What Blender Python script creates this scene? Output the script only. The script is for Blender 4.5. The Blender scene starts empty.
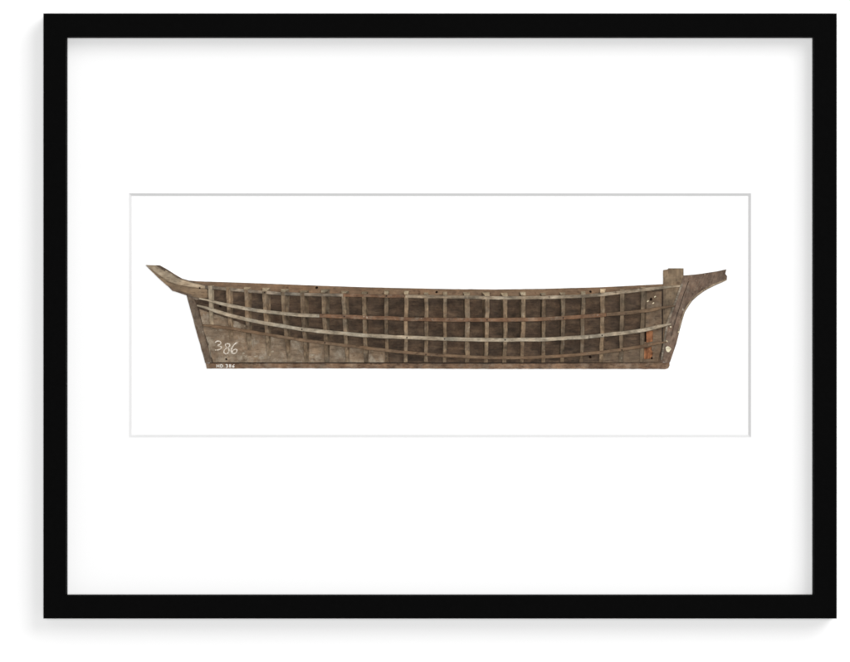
import bpy, bmesh, math, random
from mathutils import Vector, noise
random.seed(7)
S = bpy.context.scene
C = S.collection
PX = 0.001                      # one photograph pixel is one millimetre on the picture
CAMD = 4.0                      # camera to the front of the frame
FRONT = -0.028                  # front of the frame (the wall is y = 0)
PAPER = -0.007                  # face of the backing sheet

# ------------------------------------------------------------------ camera
cam = bpy.data.cameras.new('camera')
cam.sensor_fit = 'HORIZONTAL'
cam.sensor_width = 36
cam.lens = 36 * CAMD / 0.850
cam.clip_start = 0.05; cam.clip_end = 100
co = bpy.data.objects.new('camera', cam); C.objects.link(co)
co.location = (0, FRONT - CAMD, 0)
co.rotation_euler = (math.radians(90), 0, 0)
S.camera = co

# ------------------------------------------------------------------ light: a studio, no sky
w = bpy.data.worlds.new('World'); S.world = w; w.use_nodes = True
w.node_tree.nodes['Background'].inputs[0].default_value = (1, 1, 1, 1)
w.node_tree.nodes['Background'].inputs[1].default_value = 0.30
def area(name, loc, size, power, target=(0, 0, 0), col=(1, 1, 1)):
    l = bpy.data.lights.new(name, 'AREA'); l.shape = 'SQUARE'; l.size = size; l.energy = power; l.color = col
    o = bpy.data.objects.new(name, l); C.objects.link(o); o.location = loc
    o.rotation_euler = (Vector(target) - Vector(loc)).to_track_quat('-Z', 'Y').to_euler()
    return o
area('key_softbox', (4.0, -5.0, 3.9), 4.8, 320)
area('front_softbox', (0, -9.0, 0.0), 2.0, 640)
S.view_settings.view_transform = 'Standard'
S.view_settings.look = 'None'
S.view_settings.exposure = 0
S.view_settings.gamma = 1
S.view_settings.use_curve_mapping = False

# ------------------------------------------------------------------ helpers
def lin(c):
    f = lambda v: v / 12.92 if v <= .04045 else ((v + .055) / 1.055) ** 2.4
    return tuple(f(v / 255) for v in c) + (1,)
def at(px, py, y):                                   # photo pixel on the picture's front -> point at depth y
    k = (CAMD + (y - FRONT)) / CAMD
    return Vector(((px - 425) * PX * k, y, (331 - py) * PX * k))
HK = PAPER - 0.005
def hp(px, py, d):                                   # a point of the model, d metres off the backing sheet
    p = at(px, py, HK); p.y = PAPER - (d * .36 if d < .005 else d - .0032); return p
def link(name, bm, mat, parent=None, smooth=False):
    bmesh.ops.recalc_face_normals(bm, faces=bm.faces)
    me = bpy.data.meshes.new(name); bm.to_mesh(me); bm.free()
    if smooth:
        for p in me.polygons: p.use_smooth = True
    o = bpy.data.objects.new(name, me); C.objects.link(o)
    me.materials.append(mat)
    if parent: o.parent = parent
    return o
def interp(tab, x):
    if x <= tab[0][0]: return tab[0][1]
    for (a, va), (b, vb) in zip(tab, tab[1:]):
        if x <= b: return va + (vb - va) * (x - a) / (b - a)
    return tab[-1][1]
def smoothtab(tab, x, r=9):
    return sum(interp(tab, x + k * r / 2) * wt for k, wt in ((-2, .1), (-1, .2), (0, .4), (1, .2), (2, .1)))

# ------------------------------------------------------------------ materials
def principled(name, col, rough=.8, spec=.2):
    m = bpy.data.materials.new(name); m.use_nodes = True
    b = m.node_tree.nodes['Principled BSDF']
    b.inputs['Base Color'].default_value = col
    b.inputs['Roughness'].default_value = rough
    b.inputs['Specular IOR Level'].default_value = spec
    return m
def paperish(name, v, bump=.05, scale=900):
    m = principled(name, (v, v, v, 1), .95, .05); nt = m.node_tree
    tc = nt.nodes.new('ShaderNodeTexCoord'); n = nt.nodes.new('ShaderNodeTexNoise')
    n.inputs['Scale'].default_value = scale; n.inputs['Detail'].default_value = 4
    nt.links.new(tc.outputs['Object'], n.inputs['Vector'])
    bp = nt.nodes.new('ShaderNodeBump'); bp.inputs['Strength'].default_value = bump; bp.inputs['Distance'].default_value = .0002
    nt.links.new(n.outputs['Fac'], bp.inputs['Height']); nt.links.new(bp.outputs[0], nt.nodes['Principled BSDF'].inputs['Normal'])
    return m
def wood(name, dark, mid, pale, axis='X', blotch=.5, pale_amt=.45, fleck=0.0, vary=.25, grey=.04, dust=0.0, rot=0.0):
    """old bare wood: streaks along the grain, blotches of grime and dust, pores"""
    dark, mid, pale = [tuple(v + (sum(c) / 3 - v) * grey for v in c) for c in (dark, mid, pale)]
    m = bpy.data.materials.new(name); m.use_nodes = True; nt = m.node_tree; N = nt.nodes; L = nt.links
    b = N['Principled BSDF']; b.inputs['Roughness'].default_value = .82; b.inputs['Specular IOR Level'].default_value = .18
    tc = N.new('ShaderNodeTexCoord'); oi = N.new('ShaderNodeObjectInfo')
    add = N.new('ShaderNodeVectorMath'); add.operation = 'MULTIPLY_ADD'
    comb = N.new('ShaderNodeCombineXYZ')
    for i in range(3): L.new(oi.outputs['Random'], comb.inputs[i])
    L.new(comb.outputs[0], add.inputs[0]); add.inputs[1].default_value = (3.1, 1.7, 2.3); L.new(tc.outputs['Object'], add.inputs[2])
    vr = N.new('ShaderNodeVectorRotate'); vr.rotation_type = 'Y_AXIS'; vr.inputs['Angle'].default_value = math.radians(rot)
    L.new(add.outputs[0], vr.inputs['Vector'])
    def tex(scale3, detail, rough=.6, dist=0.0):
        mp = N.new('ShaderNodeMapping'); mp.inputs['Scale'].default_value = scale3
        L.new(vr.outputs[0], mp.inputs['Vector'])
        n = N.new('ShaderNodeTexNoise'); n.inputs['Scale'].default_value = 1
        n.inputs['Detail'].default_value = detail; n.inputs['Roughness'].default_value = rough; n.inputs['Distortion'].default_value = dist
        L.new(mp.outputs[0], n.inputs['Vector']); return n.outputs['Fac']
    st = {'X': (45, 330, 330), 'Z': (330, 330, 45)}[axis]
    g1 = tex(st, 6, .65, .5); g2 = tex((170, 170, 170), 5, .7)
    gm = N.new('ShaderNodeMix'); gm.inputs['Factor'].default_value = .45; L.new(g1, gm.inputs['A']); L.new(g2, gm.inputs['B'])
    grain = gm.outputs['Result']
    ramp = N.new('ShaderNodeValToRGB'); e = ramp.color_ramp.elements
    e[0].position = .30; e[0].color = lin(dark); e[1].position = .72; e[1].color = lin(pale)
    k = e.new(.30 + .42 * (1 - pale_amt)); k.color = lin(mid)
    L.new(grain, ramp.inputs[0])
    # grime / dust blotches
    bl = tex((70, 70, 110), 5, .6)
    r2 = N.new('ShaderNodeMapRange'); r2.inputs['From Min'].default_value = .32; r2.inputs['From Max'].default_value = .68
    r2.inputs['To Min'].default_value = 1 - blotch * .75; r2.inputs['To Max'].default_value = 1 + blotch * .75
    L.new(bl, r2.inputs['Value'])
    # object to object
    r3 = N.new('ShaderNodeMapRange'); r3.inputs['To Min'].default_value = 1 - vary; r3.inputs['To Max'].default_value = 1 + vary
    L.new(oi.outputs['Random'], r3.inputs['Value'])
    mul = N.new('ShaderNodeMath'); mul.operation = 'MULTIPLY'; L.new(r2.outputs[0], mul.inputs[0]); L.new(r3.outputs[0], mul.inputs[1])
    # pores and scratches
    po = tex((160, 900, 900) if axis == 'X' else (900, 900, 160), 2, .5)
    r4 = N.new('ShaderNodeMapRange'); r4.inputs['From Min'].default_value = .30; r4.inputs['From Max'].default_value = .42
    r4.inputs['To Min'].default_value = .55; r4.inputs['To Max'].default_value = 1
    L.new(po, r4.inputs['Value'])
    mul2 = N.new('ShaderNodeMath'); mul2.operation = 'MULTIPLY'; L.new(mul.outputs[0], mul2.inputs[0]); L.new(r4.outputs[0], mul2.inputs[1])
    sc = N.new('ShaderNodeVectorMath'); sc.operation = 'SCALE'; L.new(ramp.outputs[0], sc.inputs[0]); L.new(mul2.outputs[0], sc.inputs['Scale'])
    out = sc.outputs[0]
    # warm / cool drift
    hue = tex((45, 45, 45), 3)
    mh = N.new('ShaderNodeMix'); mh.data_type = 'RGBA'; mh.blend_type = 'MULTIPLY'
    hr = N.new('ShaderNodeValToRGB'); hr.color_ramp.elements[0].color = (.97, 1.0, 1.01, 1); hr.color_ramp.elements[1].color = (1.10, .98, .86, 1)
    hr.color_ramp.elements[0].position = .35; hr.color_ramp.elements[1].position = .65
    L.new(hue, hr.inputs[0]); mh.inputs['Factor'].default_value = .6
    L.new(out, mh.inputs['A']); L.new(hr.outputs[0], mh.inputs['B']); out = mh.outputs['Result']
    kn = tex((150, 150, 150), 2, .5)
    r7 = N.new('ShaderNodeMapRange'); r7.inputs['From Min'].default_value = .66; r7.inputs['From Max'].default_value = .78
    r7.inputs['To Max'].default_value = .75; L.new(kn, r7.inputs['Value'])
    mk = N.new('ShaderNodeMix'); mk.data_type = 'RGBA'; L.new(r7.outputs[0], mk.inputs['Factor'])
    L.new(out, mk.inputs['A']); mk.inputs['B'].default_value = lin((58, 40, 27)); out = mk.outputs['Result']
    if dust:
        du = tex((95, 95, 75), 6, .72)
        r6 = N.new('ShaderNodeMapRange'); r6.inputs['From Min'].default_value = .50; r6.inputs['From Max'].default_value = .70
        r6.inputs['To Max'].default_value = dust; L.new(du, r6.inputs['Value'])
        md = N.new('ShaderNodeMix'); md.data_type = 'RGBA'; L.new(r6.outputs[0], md.inputs['Factor'])
        L.new(out, md.inputs['A']); md.inputs['B'].default_value = lin((150, 140, 124)); out = md.outputs['Result']
    if fleck:
        fl = tex((260, 260, 260), 3, .7)
        r5 = N.new('ShaderNodeMapRange'); r5.inputs['From Min'].default_value = .66; r5.inputs['From Max'].default_value = .74
        r5.inputs['To Max'].default_value = fleck
        L.new(fl, r5.inputs['Value'])
        mx = N.new('ShaderNodeMix'); mx.data_type = 'RGBA'; L.new(r5.outputs[0], mx.inputs['Factor'])
        L.new(out, mx.inputs['A']); mx.inputs['B'].default_value = lin((196, 188, 170)); out = mx.outputs['Result']
    L.new(out, b.inputs['Base Color'])
    bp = N.new('ShaderNodeBump'); bp.inputs['Strength'].default_value = .5; bp.inputs['Distance'].default_value = .0005
    L.new(grain, bp.inputs['Height']); L.new(bp.outputs[0], b.inputs['Normal'])
    return m

M = {}
M['wall'] = paperish('white_wall_paint', .795, .03, 500)
M['mount'] = paperish('white_mount_board', .74, .02)
M['paper'] = paperish('white_backing_paper', .86, .02)
M['core'] = paperish('mount_board_core', .60, .03)
def black_lacquer():
    m = principled('black_frame_lacquer', (.0016, .0016, .0016, 1), .6, .010); nt = m.node_tree
    tc = nt.nodes.new('ShaderNodeTexCoord'); n = nt.nodes.new('ShaderNodeTexNoise'); n.inputs['Scale'].default_value = 260
    n.inputs['Detail'].default_value = 3; nt.links.new(tc.outputs['Object'], n.inputs['Vector'])
    r = nt.nodes.new('ShaderNodeMapRange'); r.inputs['To Min'].default_value = .52; r.inputs['To Max'].default_value = .7
    nt.links.new(n.outputs['Fac'], r.inputs['Value']); nt.links.new(r.outputs[0], nt.nodes['Principled BSDF'].inputs['Roughness'])
    return m
M['black'] = black_lacquer()
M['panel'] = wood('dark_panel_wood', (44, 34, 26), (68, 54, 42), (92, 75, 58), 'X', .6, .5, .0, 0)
M['deadwood'] = wood('dusty_deadwood', (86, 71, 57), (110, 94, 77), (132, 116, 97), 'X', .4, .5, .35, 0, dust=.8)
M['low'] = wood('dull_forward_wood', (72, 58, 47), (94, 78, 62), (112, 95, 77), 'X', .4, .5, .1, 0, dust=.2)
M['sheer'] = wood('sheer_plank_wood', (80, 62, 48), (106, 85, 66), (124, 102, 80), 'X', .35, .5, .0, 0)
M['rib'] = wood('rib_wood', (70, 57, 45), (102, 86, 68), (136, 119, 96), 'Z', .65, .5, .3, .22, dust=.25)
M['end'] = wood('lit_end_grain', (110, 96, 77), (146, 131, 107), (176, 162, 138), 'Z', .6, .5, 0, .28)  # rib tops: paler end grain with the light from above coloured in
M['rib_dull'] = wood('dull_rib_wood', (66, 55, 44), (90, 77, 62), (114, 100, 82), 'Z', .5, .5, .15, .1)
M['dustmark'] = wood('dusty_scuff', (108, 96, 81), (134, 123, 107), (160, 150, 134), 'Z', .6, .5, .2, .15)
M['rib_pale'] = wood('pale_rib_wood', (98, 86, 71), (136, 122, 102), (160, 148, 127), 'Z', .5, .5, .3, .1, dust=.4)
M['pale'] = wood('pale_batten_wood', (106, 92, 74), (143, 129, 107), (174, 161, 139), 'X', .6, .5, .2, .05, .25)
M['grey'] = wood('grey_rail_wood', (80, 69, 57), (112, 99, 83), (150, 137, 118), 'X', .7, .5, .35, .05, .25)
M['grey_pale'] = wood('pale_grey_rail_wood', (86, 75, 62), (124, 111, 94), (166, 153, 133), 'X', .7, .5, .35, .05)
M['red'] = wood('reddish_batten_wood', (76, 56, 42), (101, 75, 56), (126, 99, 77), 'X', .5, .5, .5, .04, dust=.35)
M['brown'] = wood('brown_batten_wood', (74, 58, 45), (98, 79, 61), (120, 100, 79), 'X', .4, .5, .1, .05)
M['keel'] = wood('keel_wood', (72, 54, 42), (104, 82, 64), (130, 109, 87), 'X', .6, .5, .15, .05, dust=.3)
M['stem'] = wood('stem_wood', (74, 60, 51), (98, 81, 69), (124, 107, 92), 'Z', .5, .5, .45, .04, dust=.25, rot=-20)
M['stern'] = wood('stern_post_wood', (66, 55, 46), (92, 78, 65), (116, 102, 86), 'Z', .5, .5, .2, .05, dust=.25, rot=17)
M['counter'] = wood('counter_wood', (104, 90, 73), (140, 125, 105), (170, 156, 135), 'X', .45, .5, .1, 0)
M['counter_low'] = wood('counter_low_wood', (86, 71, 55), (114, 96, 76), (138, 120, 97), 'X', .4, .5, .1, 0)
M['post'] = wood('post_wood', (78, 64, 50), (104, 88, 70), (126, 109, 88), 'Z', .5, .5, .1, 0)
M['orange'] = wood('orange_softwood', (58, 36, 22), (116, 71, 42), (164, 116, 78), 'Z', .9, .5, .0, .08, .12)
M['seam'] = wood('dark_seam_wood', (30, 23, 18), (40, 31, 24), (56, 44, 34), 'X', .3, .5, 0, 0)
M['cream'] = wood('cream_filler', (176, 166, 138), (194, 184, 158), (206, 198, 176), 'X', .2, .5, 0, 0)
M['hole'] = principled('dark_hole_shade', lin((26, 17, 12)), .95, .02)
def chalk():
    m = principled('chalk', lin((200, 190, 176)), .95, .02); nt = m.node_tree
    tc = nt.nodes.new('ShaderNodeTexCoord'); n = nt.nodes.new('ShaderNodeTexNoise'); n.inputs['Scale'].default_value = 900; n.inputs['Detail'].default_value = 3
    nt.links.new(tc.outputs['Object'], n.inputs['Vector'])
    r = nt.nodes.new('ShaderNodeValToRGB'); r.color_ramp.elements[0].position = .34; r.color_ramp.elements[1].position = .58
    r.color_ramp.elements[0].color = lin((136, 118, 98)); r.color_ramp.elements[1].color = lin((206, 198, 186))
    nt.links.new(n.outputs['Fac'], r.inputs[0]); nt.links.new(r.outputs[0], nt.nodes['Principled BSDF'].inputs['Base Color'])
    return m
M['chalk'] = chalk()
M['ink'] = principled('white_numbering_paint', lin((226, 222, 214)), .7, .2)

# ------------------------------------------------------------------ the wall
bm = bmesh.new()
for x, z in ((-3, -3), (3, -3), (3, 3), (-3, 3)): bm.verts.new((x, 0, z))
bm.faces.new(bm.verts)
wall = link('wall', bm, M['wall']); wall['kind'] = 'structure'
wall['label'] = 'plain bright white wall the black frame hangs on'

# ------------------------------------------------------------------ the frame
frame = bpy.data.objects.new('picture_frame', None); C.objects.link(frame)
frame.location = (0, 0, 0); frame.empty_display_size = .1
frame['label'] = 'plain black square-edged picture frame with wide white window mount, hanging on white wall'
frame['category'] = 'picture frame'
OX0, OX1, OY0, OY1 = 43.3, 836.8, 13.2, 618.8       # outer edge
IX0, IX1, IY0, IY1 = 65.9, 814.0, 36.6, 595.8       # sight edge
MX0, MX1, MY0, MY1 = 129.0, 751.0, 193.2, 437.6     # mount window, top of the bevel
BV = 2.9                                             # bevel
MOUNT = PAPER - 0.0029
def quadring(y, r): x0, x1, y0, y1 = r; return [at(x0, y0, y), at(x1, y0, y), at(x1, y1, y), at(x0, y1, y)]
def front(px, py): return at(px, py, FRONT)
O = [front(*p) for p in ((OX0, OY0), (OX1, OY0), (OX1, OY1), (OX0, OY1))]
I = [front(*p) for p in ((IX0, IY0), (IX1, IY0), (IX1, IY1), (IX0, IY1))]
ctr = Vector((.015, 0, .015))
for k in range(4):                                   # four mitred lengths of moulding
    bm = bmesh.new(); a, b2 = O[k], O[(k + 1) % 4]; c, d = I[(k + 1) % 4], I[k]
    fv = [bm.verts.new(v) for v in (a, b2, c, d)]
    bv = [bm.verts.new((v.x, -0.0005, v.z)) for v in (a, b2, c, d)]
    bm.faces.new(fv); bm.faces.new(bv[::-1])
    for i in range(4): bm.faces.new((fv[i], bv[i], bv[(i + 1) % 4], fv[(i + 1) % 4]))
    ed = [e for e in bm.edges if set(e.verts) in ({fv[0], fv[1]}, {fv[2], fv[3]})]
    bmesh.ops.bevel(bm, geom=ed, offset=.0006, segments=2, affect='EDGES', profile=.5)
    link('frame_rail', bm, M['black'], frame)
def ring(bm, pts): return [bm.verts.new(p) for p in pts]
sq = lambda y, m: [Vector((p.x + m * PX * sx, y, p.z + m * PX * sz)) for p, sx, sz in zip(I, (1, -1, -1, 1), (-1, -1, 1, 1))]
# mount with its window, and the bevelled cut as a sub-part
bm = bmesh.new()
o_ = ring(bm, sq(MOUNT, -4)); i_ = ring(bm, quadring(MOUNT, (MX0, MX1, MY0, MY1)))
ob_ = ring(bm, sq(PAPER - .0001, -4)); ib_ = ring(bm, quadring(PAPER - .0001, (MX0 - .2, MX1 + .2, MY0 - .2, MY1 + .2)))
for A, B in ((o_, i_), (i_, ib_), (ib_, ob_), (ob_, o_)):
    for i in range(4): bm.faces.new((A[i], A[(i + 1) % 4], B[(i + 1) % 4], B[i]))
mount = link('mount', bm, M['mount'], frame)
bm = bmesh.new()
i_ = ring(bm, quadring(MOUNT + .00005, (MX0, MX1, MY0, MY1)))
b_ = ring(bm, quadring(PAPER - .00005, (MX0 + BV, MX1 - BV, MY0 + BV, MY1 - BV)))
k_ = ring(bm, quadring(PAPER - .00005, (MX0, MX1, MY0, MY1)))
for A, B in ((i_, b_), (b_, k_)):
    for i in range(4): bm.faces.new((A[i], A[(i + 1) % 4], B[(i + 1) % 4], B[i]))
link('bevel_cut', bm, M['core'], mount)
bm = bmesh.new()
f_ = ring(bm, sq(PAPER, -5)); g_ = ring(bm, sq(-.001, -5))
bm.faces.new(f_); bm.faces.new(g_[::-1])
for i in range(4): bm.faces.new((f_[i], g_[i], g_[(i + 1) % 4], f_[(i + 1) % 4]))
link('backing_sheet', bm, M['paper'], frame)

# ------------------------------------------------------------------ the ship model
ship = bpy.data.objects.new('ship_model', None); C.objects.link(ship)
ship.location = (0, 0, 0); ship.empty_display_size = .1
ship['label'] = 'weathered brown wooden half-hull ship model with open ribs and battens, chalked 386 at its stern'
ship['category'] = 'ship model'

def resample(poly, step=4.0):
    out = []
    for (a, b2) in zip(poly, poly[1:] + poly[:1]):
        n = max(1, int(math.dist(a, b2) / step))
        for i in range(n): out.append((a[0] + (b2[0] - a[0]) * i / n, a[1] + (b2[1] - a[1]) * i / n))
    return out
def rough(poly, amp, seed=0):                        # hand-cut, knocked-about edges
    return [(x + amp * noise.noise((x * .23, y * .23, seed)), y + amp * noise.noise((x * .23, y * .23, seed + 40))) for x, y in poly]
def prism(name, poly, d0, d1, mat, parent=None, amp=.25, bev=.5, step=4.0, tilt=None):
    """solid board cut to an outline; d0/d1 = back and face, metres off the sheet; tilt(px,py) changes the face"""
    p = rough(resample(poly, step), amp, len(name)) if amp else poly
    bm = bmesh.new()
    f = [bm.verts.new(hp(x, y, d1 + (tilt(x, y) if tilt else 0))) for x, y in p]
    g = [bm.verts.new(hp(x, y, d0)) for x, y in p]
    face = bm.faces.new(f); bm.faces.new(g[::-1]); n = len(p)
    for i in range(n): bm.faces.new((f[i], g[i], g[(i + 1) % n], f[(i + 1) % n]))
    if bev:
        r = bmesh.ops.inset_region(bm, faces=[face], thickness=bev * PX, depth=0)
        fs = set(f)
        for v in f: v.co.y += min(bev * PX * .8, (d1 - d0) * .6)
    bmesh.ops.triangulate(bm, faces=[q for q in bm.faces if len(q.verts) > 4])
    return link(name, bm, mat, parent or ship)

SHEER = [(176, 277), (184, 280), (197, 281.2), (230, 282.2), (260, 283.3), (310, 285.2), (360, 287), (410, 288.2), (450, 289), (500, 289.3), (540, 288.8), (600, 287.2), (630, 285.7), (664, 284)]
RAIL1 = [(204, 287.2), (212, 287.6), (246, 291), (280, 293.5), (300, 294.5), (360, 295.6), (410, 296.5), (450, 297), (500, 298), (540, 297.7), (580, 296.5), (602, 294.8), (622, 292.2), (650, 289), (681, 285.6)]
RAIL2 = [(199, 297.6), (212, 301.6), (228, 305.4), (246, 308.8), (268, 312), (300, 315.3), (350, 316.8), (400, 318.9), (450, 320), (500, 319.9), (540, 319.4), (570, 317.6), (602, 315.1), (630, 312.8), (650, 310.3), (675, 305.2)]
RAIL3 = [(197, 304.3), (215, 311.2), (240, 318), (262, 322.8), (280, 325.8), (300, 329), (340, 333.4), (360, 335.1), (400, 337.2), (450, 339.1), (500, 340), (540, 339.6), (580, 337.5), (602, 335.5), (640, 331), (660, 326.5), (671, 323.2)]
RAIL4 = [(202, 324.8), (230, 328.5), (250, 331.5), (270, 335), (300, 340), (340, 344.7), (360, 347.3), (400, 352), (450, 356.2), (500, 358), (540, 357.3), (570, 355.5), (602, 352.3), (640, 347), (667, 341.5)]
ENV = [(190, .28), (230, .42), (270, .62), (320, .84), (380, .97), (440, 1), (540, .96), (590, .8), (625, .58), (650, .4), (684, .22)]
PROF = [(0, .86), (.12, .95), (.35, 1), (.62, .88), (.82, .6), (1, .24)]
DMAX = .0135; BOARD = .0018
def depth(x, y):
    t = (y - interp(RAIL1, x)) / (363 - interp(RAIL1, x))
    return BOARD + DMAX * smoothtab(ENV, x, 20) * interp(PROF, max(0, min(1, t)))
SI = [(192.5, 295), (195, 303), (212.5, 362)]        # inner edge of the stern post
TI = [(684, 275), (681.6, 283), (666.5, 323.8), (660.4, 362)]   # inner edge of the stem

# back boards: a thin one under everything, coloured dark as shade in the gaps, then the panels in front of it
prism('backing_board', [(190, 286)] + [(x, y + 2) for x, y in SHEER[2:]] + [(682.5, 285), (669, 330), (663, 363.6), (210, 365), (193, 300)], .0001, .0009, M['seam'], amp=0, bev=0)
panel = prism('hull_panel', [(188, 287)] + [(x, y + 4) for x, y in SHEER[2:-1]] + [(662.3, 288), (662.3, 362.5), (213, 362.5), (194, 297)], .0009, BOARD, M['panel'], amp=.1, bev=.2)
# the lighter plank along the sheer
prism('sheer_plank', SHEER + [(663, 289)] + [(x, y) for x, y in RAIL1[::-1] if x < 650] + [(200, 287), (186, 285)], .0012, .0026, M['sheer'], amp=.15, bev=.35)
# weathered flat deadwood low down at the stern, running out forward
prism('deadwood', [(x, y + .5) for x, y in RAIL4 if x < 370] + [(387.2, 350.8), (387.2, 362.4), (300, 362.5), (212.9, 362.4), (208, 345)], .0012, .0026, M['deadwood'], amp=.2, bev=.3)
prism('deadwood', [(199, 309), (208, 312), (221, 316.5), (238, 322), (248, 326), (249, 330.5), (226, 327), (202, 324)], .0012, .0024, M['deadwood'], amp=.4, bev=.3)
# forward: paler low board by the stem
prism('forward_board', [(643, 293), (662, 291), (662, 345), (658, 362.3), (602, 362.4), (602, 352.5), (622, 350), (643, 347)], .0012, .0023, M['low'], amp=.2, bev=.3)

# keel, stern post, stem
prism('keel', [(205.6, 363.2), (300, 363.4), (420, 363.6), (540, 363.6), (655, 362.8), (669.8, 362.4), (669.8, 365.5), (668.5, 368), (666, 369.1), (600, 369), (480, 369), (400, 368.6), (300, 368.3), (206.6, 368.6)], .0001, .0042, M['keel'], amp=.3, bev=.7)
prism('stern_post', [(186, 293), (193, 296), (196, 303), (212.4, 362.6), (205, 363), (200, 345), (193.5, 322), (193, 319), (187.5, 300)], .0001, .0040, M['stern'], amp=.35, bev=.9)
stem = prism('stem', [(684, 275.4), (695, 274.4), (707, 272.9), (717, 271.2), (726.6, 269.2), (725.6, 273.8), (727.3, 276), (727.1, 280.3), (713.4, 286.2), (704.5, 291), (698.2, 295.6), (692.8, 300.5), (688.8, 306), (685.5, 312), (683, 319), (676.5, 343.8), (670.3, 362.4), (660.6, 362.2), (666.7, 323.8), (681.6, 283.5)], .0001, .0046, M['stem'], amp=.3, bev=.7)
prism('rabbet_strip', [(681.2, 284), (683.2, 284.2), (668.6, 323.8), (662.6, 360), (660.9, 360), (666.4, 323.6)], .0040, .0054, M['grey'], stem, amp=.3, bev=.3)
prism('crack', [(688.6, 281), (689.1, 281.3), (681.4, 303), (674, 327), (671.6, 336), (671.2, 335.8), (673.6, 327), (680.8, 303)], .0040, .00475, M['seam'], stem, amp=.3, bev=0)
for x, y, r in ((668.4, 349.2, 2.7), (671, 327, .9), (679, 332, .9), (666.8, 341.5, .9)):
    prism('filler_spot', [(x + r * (1 + .18 * math.sin(3 * a + x)) * math.cos(a), y + r * (1 + .15 * math.cos(2 * a + y)) * math.sin(a)) for a in [i * math.tau / 14 for i in range(14)]], .0040, .0050, M['cream'], stem, amp=.25, bev=0, step=1.2)
prism('worn_edge', [(727, 280), (713.4, 285.6), (704.5, 290.4), (698.2, 295), (692.8, 299.9), (688.5, 305.6), (685, 311.8), (682.4, 319), (679, 331), (678.2, 331), (681.4, 318.6), (684.2, 311), (687.6, 304.8), (692, 298.8), (697.6, 293.8), (704, 289.2), (713, 284.4), (726.6, 279)], .0040, .00485, M['rib_pale'], stem, amp=.4, bev=.1, step=2)
# the broad timber standing up at the bow
prism('bow_post', [(663.3, 270), (668, 269.2), (668.4, 268.2), (683.8, 268.2), (683.8, 276), (681.4, 284), (663.4, 350)], .0009, .0038, M['post'], amp=.2, bev=.5)
# the long counter reaching aft: two timbers
prism('counter_timber', [(145, 265), (150, 268.6), (156, 272.3), (167, 280.5), (176, 283.7), (190, 286.3), (207, 288.3), (208, 297.5), (203, 298.6), (194, 297), (186, 294.4), (173, 289.8), (166, 285), (157, 276.8)], .0002, .0055, M['counter_low'], amp=.2, bev=.7,
      tilt=lambda x, y: -.0022 * max(0, min(1, (200 - x) / 60)))
prism('counter_rail', [(145.4, 264.8), (158.5, 265.3), (165, 269.3), (173, 274.6), (181, 279.2), (194, 283), (207, 286.2), (207.5, 288.6), (190, 286.9), (176, 284.2), (167, 281), (156, 273)], .0010, .0062, M['counter'], amp=.2, bev=.8,
      tilt=lambda x, y: -.0022 * max(0, min(1, (200 - x) / 60)))
prism('counter_back', [(155, 265.1), (159.6, 265.2), (166, 268.8), (174, 273.8), (182, 278.5), (195, 282.4), (207, 285.4), (200, 287), (180, 281)], .0002, .0036, M['stern'], amp=.15, bev=.2)
prism('counter_knee', [(166, 284.5), (174, 288.8), (187, 293.2), (203, 297.8), (206, 300), (196, 300), (186, 295.2), (172, 290.6)], .0002, .0046, M['stern'], amp=.15, bev=.3)

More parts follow.
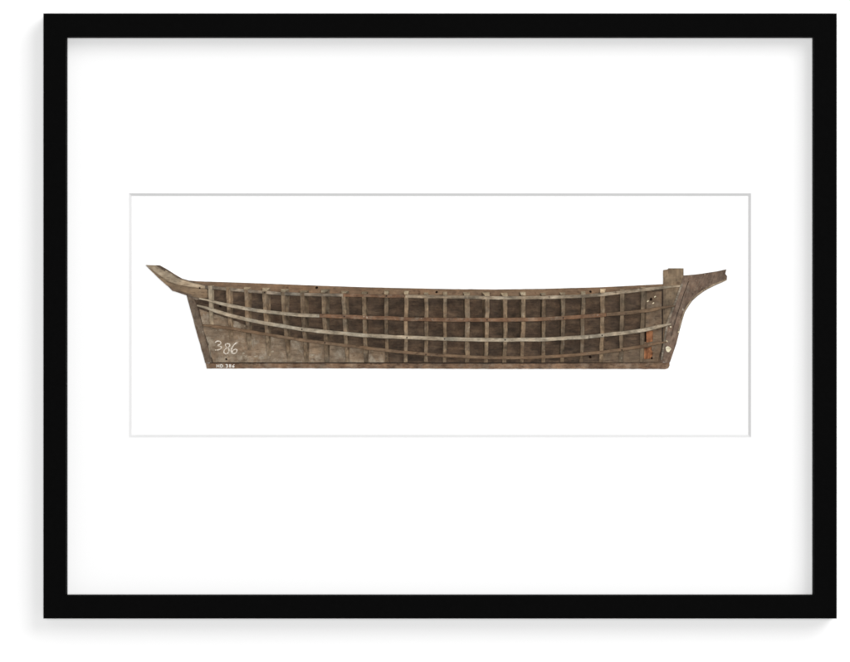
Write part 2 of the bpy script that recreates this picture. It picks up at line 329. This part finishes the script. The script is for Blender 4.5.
# ribs
RIBS = [(210, 211.5, 326), (228, 231, 339), (246, 249.3, 350), (264.5, 268.8, 356), (282.8, 288.8, 359.5), (302, 306.8, 362), (323.4, 327, 362), (343.6, 347.2, 362.2), (364, 366, 362.4), (386, 387, 362.4), (406.2, 405.6, 362.4), (426.4, 426.2, 362.4), (444.9, 444.7, 362.4), (467.3, 467.2, 362.6), (487.4, 485.8, 362.6), (505.4, 504.4, 362.6), (523.4, 522, 362.6), (543.6, 543.4, 362.6), (563.2, 562, 362.4), (583.2, 581.2, 362.4), (602.6, 601, 362.2), (622, 620.8, 362), (643, 641.6, 361.8)]
SPLAY = [(205, 2.0), (240, 3.4), (290, 4.6), (330, 4.4), (350, 2.6), (372, 1.2), (400, .6), (460, -.6), (487, -3.4), (506, -2.2), (530, -1.6), (570, -1.2), (600, 1.2), (650, 2.5)]
for i, (xt, xb, yb) in enumerate(RIBS):
    bm = bmesh.new(); hw = 2.05 + .3 * random.random(); sp = interp(SPLAY, xt)
    yt = interp(RAIL1, xt) - 1.6 - random.random() * .9; n = 16; prev = None; rows = []
    if i in (13,): hw += .5
    lift = 2.2 + 2.2 * random.random() if 1 < i < 21 else .6
    for k in range(n + 1):
        t = k / n; y = yt + (yb - yt) * t
        x = xt + (xb - xt) * t ** 1.4 + .65 * noise.noise((i * 3.3, t * 4, 0)) + .25 * noise.noise((i * 7.3, t * 11, 3))
        d = depth(x, y)
        if i < 6: d = BOARD + .0004 + (d - BOARD) * (1 - t ** 4 * .85)
        bsp = sp * (1 - t * .75) * min(1, d / .008)
        h = hw * (1 - .12 * t) + .38 * noise.noise((i * 5.1, t * 7, 9))
        yb_ = y - (lift * (1 - t) ** 6 if k < 4 else 0)
        bl, br = x - h + min(0, bsp), x + h + max(0, bsp)
        cut = .35
        rows.append([bm.verts.new(v) for v in (hp(bl, yb_, BOARD - .0006), hp(x - h, y, d - .0006), hp(x - h + cut, y, d), hp(x + h - cut, y, d), hp(x + h, y, d - .0006), hp(br, yb_, BOARD - .0006))])
    for a, b2 in zip(rows, rows[1:]):
        for q in range(6): bm.faces.new((a[q], a[(q + 1) % 6], b2[(q + 1) % 6], b2[q]))
    cap = bm.faces.new(rows[0]); cap.material_index = 1; bm.faces.new(rows[-1][::-1])
    o = link('rib', bm, M['rib_pale'] if i == 0 else M['rib_dull'] if i > 20 else M['rib'], ship); o.data.materials.append(M['end'])

# battens: a squarish lath bent over the ribs
def lath(name, tab, x0, x1, th, dep, mat, off, seed, taper=(0, 0)):
    bm = bmesh.new(); rows = []; n = int((x1 - x0) / 4)
    for k in range(n + 1):
        x = x0 + (x1 - x0) * k / n
        y = smoothtab(tab, x, 14) + .35 * noise.noise((x * .045, seed, 0)) + .15 * noise.noise((x * .2, seed, 3))
        h = th / 2 * (1 + .12 * noise.noise((x * .08, seed, 7)))
        if taper[0] and x - x0 < taper[0]: h *= .45 + .55 * (x - x0) / taper[0]
        if taper[1] and x1 - x < taper[1]: h *= .45 + .55 * (x1 - x) / taper[1]
        d = depth(x, y) + off + .0002 * noise.noise((x * .1, seed, 5)); c = .4
        rows.append([bm.verts.new(v) for v in (hp(x, y - h, d), hp(x, y - h, d + dep * .6), hp(x, y - h + c, d + dep), hp(x, y + h - c, d + dep), hp(x, y + h, d + dep * .6), hp(x, y + h, d))])
    for a, b2 in zip(rows, rows[1:]):
        for q in range(6): bm.faces.new((a[q], a[(q + 1) % 6], b2[(q + 1) % 6], b2[q]))
    bm.faces.new(rows[0]); bm.faces.new(rows[-1][::-1])
    return link(name, bm, mat, ship)
b = lath('batten', RAIL1, 205, 343, 3.2, .0016, M['grey'], -.0014, 1)
b = lath('batten', RAIL1, 343.4, 405, 3.3, .0017, M['red'], -.0014, 2); b['label'] = 'short reddish length of the top batten'
b = lath('batten', RAIL1, 405.4, 681, 3.5, .0017, M['grey_pale'], -.0014, 3, (0, 30))
b = lath('batten', RAIL2, 199, 319.4, 3.6, .0017, M['pale'], -.0004, 4, (25, 0)); b['label'] = 'pale after length of the second batten'
b = lath('batten', RAIL2, 319.8, 606, 4.0, .0017, M['red'], -.0005, 5); b['label'] = 'reddish middle length of the second batten'
b = lath('batten', RAIL2, 606.3, 675, 3.8, .0017, M['brown'], -.0005, 6, (0, 25))
b = lath('batten', RAIL3, 197, 671, 3.9, .0019, M['pale'], -.0003, 7, (18, 14)); b['label'] = 'pale long batten along the middle of the hull'
b = lath('batten', RAIL4, 202, 667, 3.3, .0016, M['brown'], -.0006, 8, (8, 14))

for (x, y, tab) in ((407, 337.6, 3), (444.6, 339, 3), (487, 319.8, 2), (344.5, 316.6, 2), (386.5, 296, 1), (302, 329.4, 3), (563, 317.9, 2), (602, 335.4, 3), (264.6, 292.4, 1), (325, 342.8, 4), (426, 354.3, 4), (622, 350, 4), (505, 339.9, 3)):
    dd = depth(x, y) + .0016; r = .75
    prism('nail', [(x + r * math.cos(a), y + r * math.sin(a)) for a in [i * math.tau / 8 for i in range(8)]], dd - .001, dd + .0001, M['seam'], amp=0, bev=0)
# two blocks of raw softwood glued in by the bow
for poly in ([(646.6, 331.6), (653, 331), (653.8, 335), (652.6, 341.4), (646.2, 342), (645.6, 337)], [(644.4, 348.2), (652, 347), (652.6, 352), (651.6, 359.2), (644, 358.8), (643.4, 354)]):
    o = prism('softwood_block', poly, .0012, .0042, M['orange'], amp=1.8, bev=1.1, step=1.2); o['label'] = 'bright orange raw wood block near the bow'
prism('bolt_hole', [(644.2, 331.5), (646.6, 331), (646.4, 342), (644, 341)], .0012, .0027, M['hole'], amp=.3, bev=0)  # flat dark sheet painting the shaded cavity beside the upper block
def hole(x, y, r, d=.0029):  # bolt hole as a raised disc, its inner shade coloured dark
    prism('bolt_hole', [(x + r * (1 + .2 * math.sin(2 * a + x)) * math.cos(a), y + r * math.sin(a)) for a in [i * math.tau / 10 for i in range(10)]], .0010, d, M['hole'], amp=0, bev=0)
for h_ in ((590.7, 291.6, 1.2), (590.4, 357, 1.4), (316.6, 287.6, 1.3), (436.6, 292, 1.2), (226.1, 359.2, 1.0), (220, 306, 1.2), (651.3, 299.2, 1.5), (652, 358.2, 1.2), (199.6, 288, .9)): hole(*h_, *((.0068,) if h_[0] == 199.6 else ()))
for (x, y) in ((655.2, 296.5), (648, 301), (653.4, 303)):
    o = prism('splinter', [(x - 1.1, y + .5), (x + .4, y - .9), (x + 1.2, y - .2), (x - .2, y + 1)], .0018, .0034, M['cream'], amp=0, bev=.2)

for (x, y, wx, wy) in ((256, 356.4, 2.2, 1.0), (261.5, 357.6, 2.6, .9), (312, 355, 2.2, 1.1), (272.5, 351.6, 1.6, .9), (249.2, 343, .5, 6), (252.4, 344, .35, 5.5), (209.5, 350, .8, 8), (207.4, 340, .5, 5), (243, 353, 1.3, .7)):
    prism('scuff', [(x + (y - yy) * -.18 * (wy > 4) + wx * math.cos(a) * (1 + .3 * math.sin(3 * a + y)), yy) for a in [i * math.tau / 16 for i in range(16)] for yy in [y + wy * math.sin(a)]], .0020, .00268, M['dustmark'], amp=.5, bev=0, step=1.5)

# ------------------------------------------------------------------ writing
def stroke(bm, pts, wd, d, h=.0003):
    for s in range(2):                                # smooth the hand-drawn line
        q = [pts[0]]
        for a, b2 in zip(pts, pts[1:]): q += [(a[0] * .75 + b2[0] * .25, a[1] * .75 + b2[1] * .25), (a[0] * .25 + b2[0] * .75, a[1] * .25 + b2[1] * .75)]
        pts = q + [pts[-1]]
    rows = []
    for i, p in enumerate(pts):
        a = pts[max(0, i - 1)]; b2 = pts[min(len(pts) - 1, i + 1)]
        dx, dy = b2[0] - a[0], b2[1] - a[1]; l = math.hypot(dx, dy) or 1; nx, ny = -dy / l, dx / l
        ww = wd * (.85 + .35 * noise.noise((p[0] * .8, p[1] * .8, 2)))
        rows.append([bm.verts.new(v) for v in (hp(p[0] - nx * ww, p[1] - ny * ww, d), hp(p[0] - nx * ww * .6, p[1] - ny * ww * .6, d + h), hp(p[0] + nx * ww * .6, p[1] + ny * ww * .6, d + h), hp(p[0] + nx * ww, p[1] + ny * ww, d))])
    for a, b2 in zip(rows, rows[1:]):
        for q in range(3): bm.faces.new((a[q], a[q + 1], b2[q + 1], b2[q]))
Z = 21.25; P = lambda l: [(205 + x / Z, 334 + y / Z) for x, y in l]
bm = bmesh.new()
for l in ([(215, 185), (240, 152), (300, 150), (340, 178), (318, 222), (250, 245), (318, 258), (358, 290), (300, 335), (205, 345)],
          [(500, 215), (455, 195), (425, 225), (435, 262), (490, 295), (510, 345), (490, 405), (440, 425), (395, 405), (398, 345), (440, 305), (500, 280), (530, 235), (505, 205)],
          [(690, 175), (640, 200), (580, 265), (552, 345), (555, 400), (610, 422), (665, 395), (680, 335), (640, 318), (585, 350), (560, 395)]):
    stroke(bm, P(l), .62, .00258)
o = link('chalk_number', bm, M['chalk'], ship); o['label'] = 'number 386 handwritten in white chalk'
bm = bmesh.new()
def small(x, glyph):
    for l in glyph: stroke(bm, [(x + a * 2.3, 364.4 + b2 * 3.2) for a, b2 in l], .30, .00405, .0003)
small(216.6, [[(0, 0), (0, 1)], [(1, 0), (1, 1)], [(0, .5), (1, .5)]])
small(220.4, [[(0, 0), (0, 1)], [(0, 0), (.7, .1), (1, .5), (.7, .9), (0, 1)]])
small(223.8, [[(0, .9), (.15, 1)]])
small(225.4, [[(0, .05), (.8, 0), (.9, .3), (.3, .48), (1, .6), (.8, 1), (0, .95)]])
small(228.8, [[(.5, 0), (0, .2), (.5, .5), (1, .75), (.5, 1), (0, .75), (.5, .5), (1, .2), (.5, 0)]])
small(232.0, [[(1, 0), (.3, .3), (0, .75), (.5, 1), (1, .75), (.6, .5), (.1, .65)]])
o = link('inventory_number', bm, M['ink'], ship); o['label'] = 'small white painted inventory number on the keel'
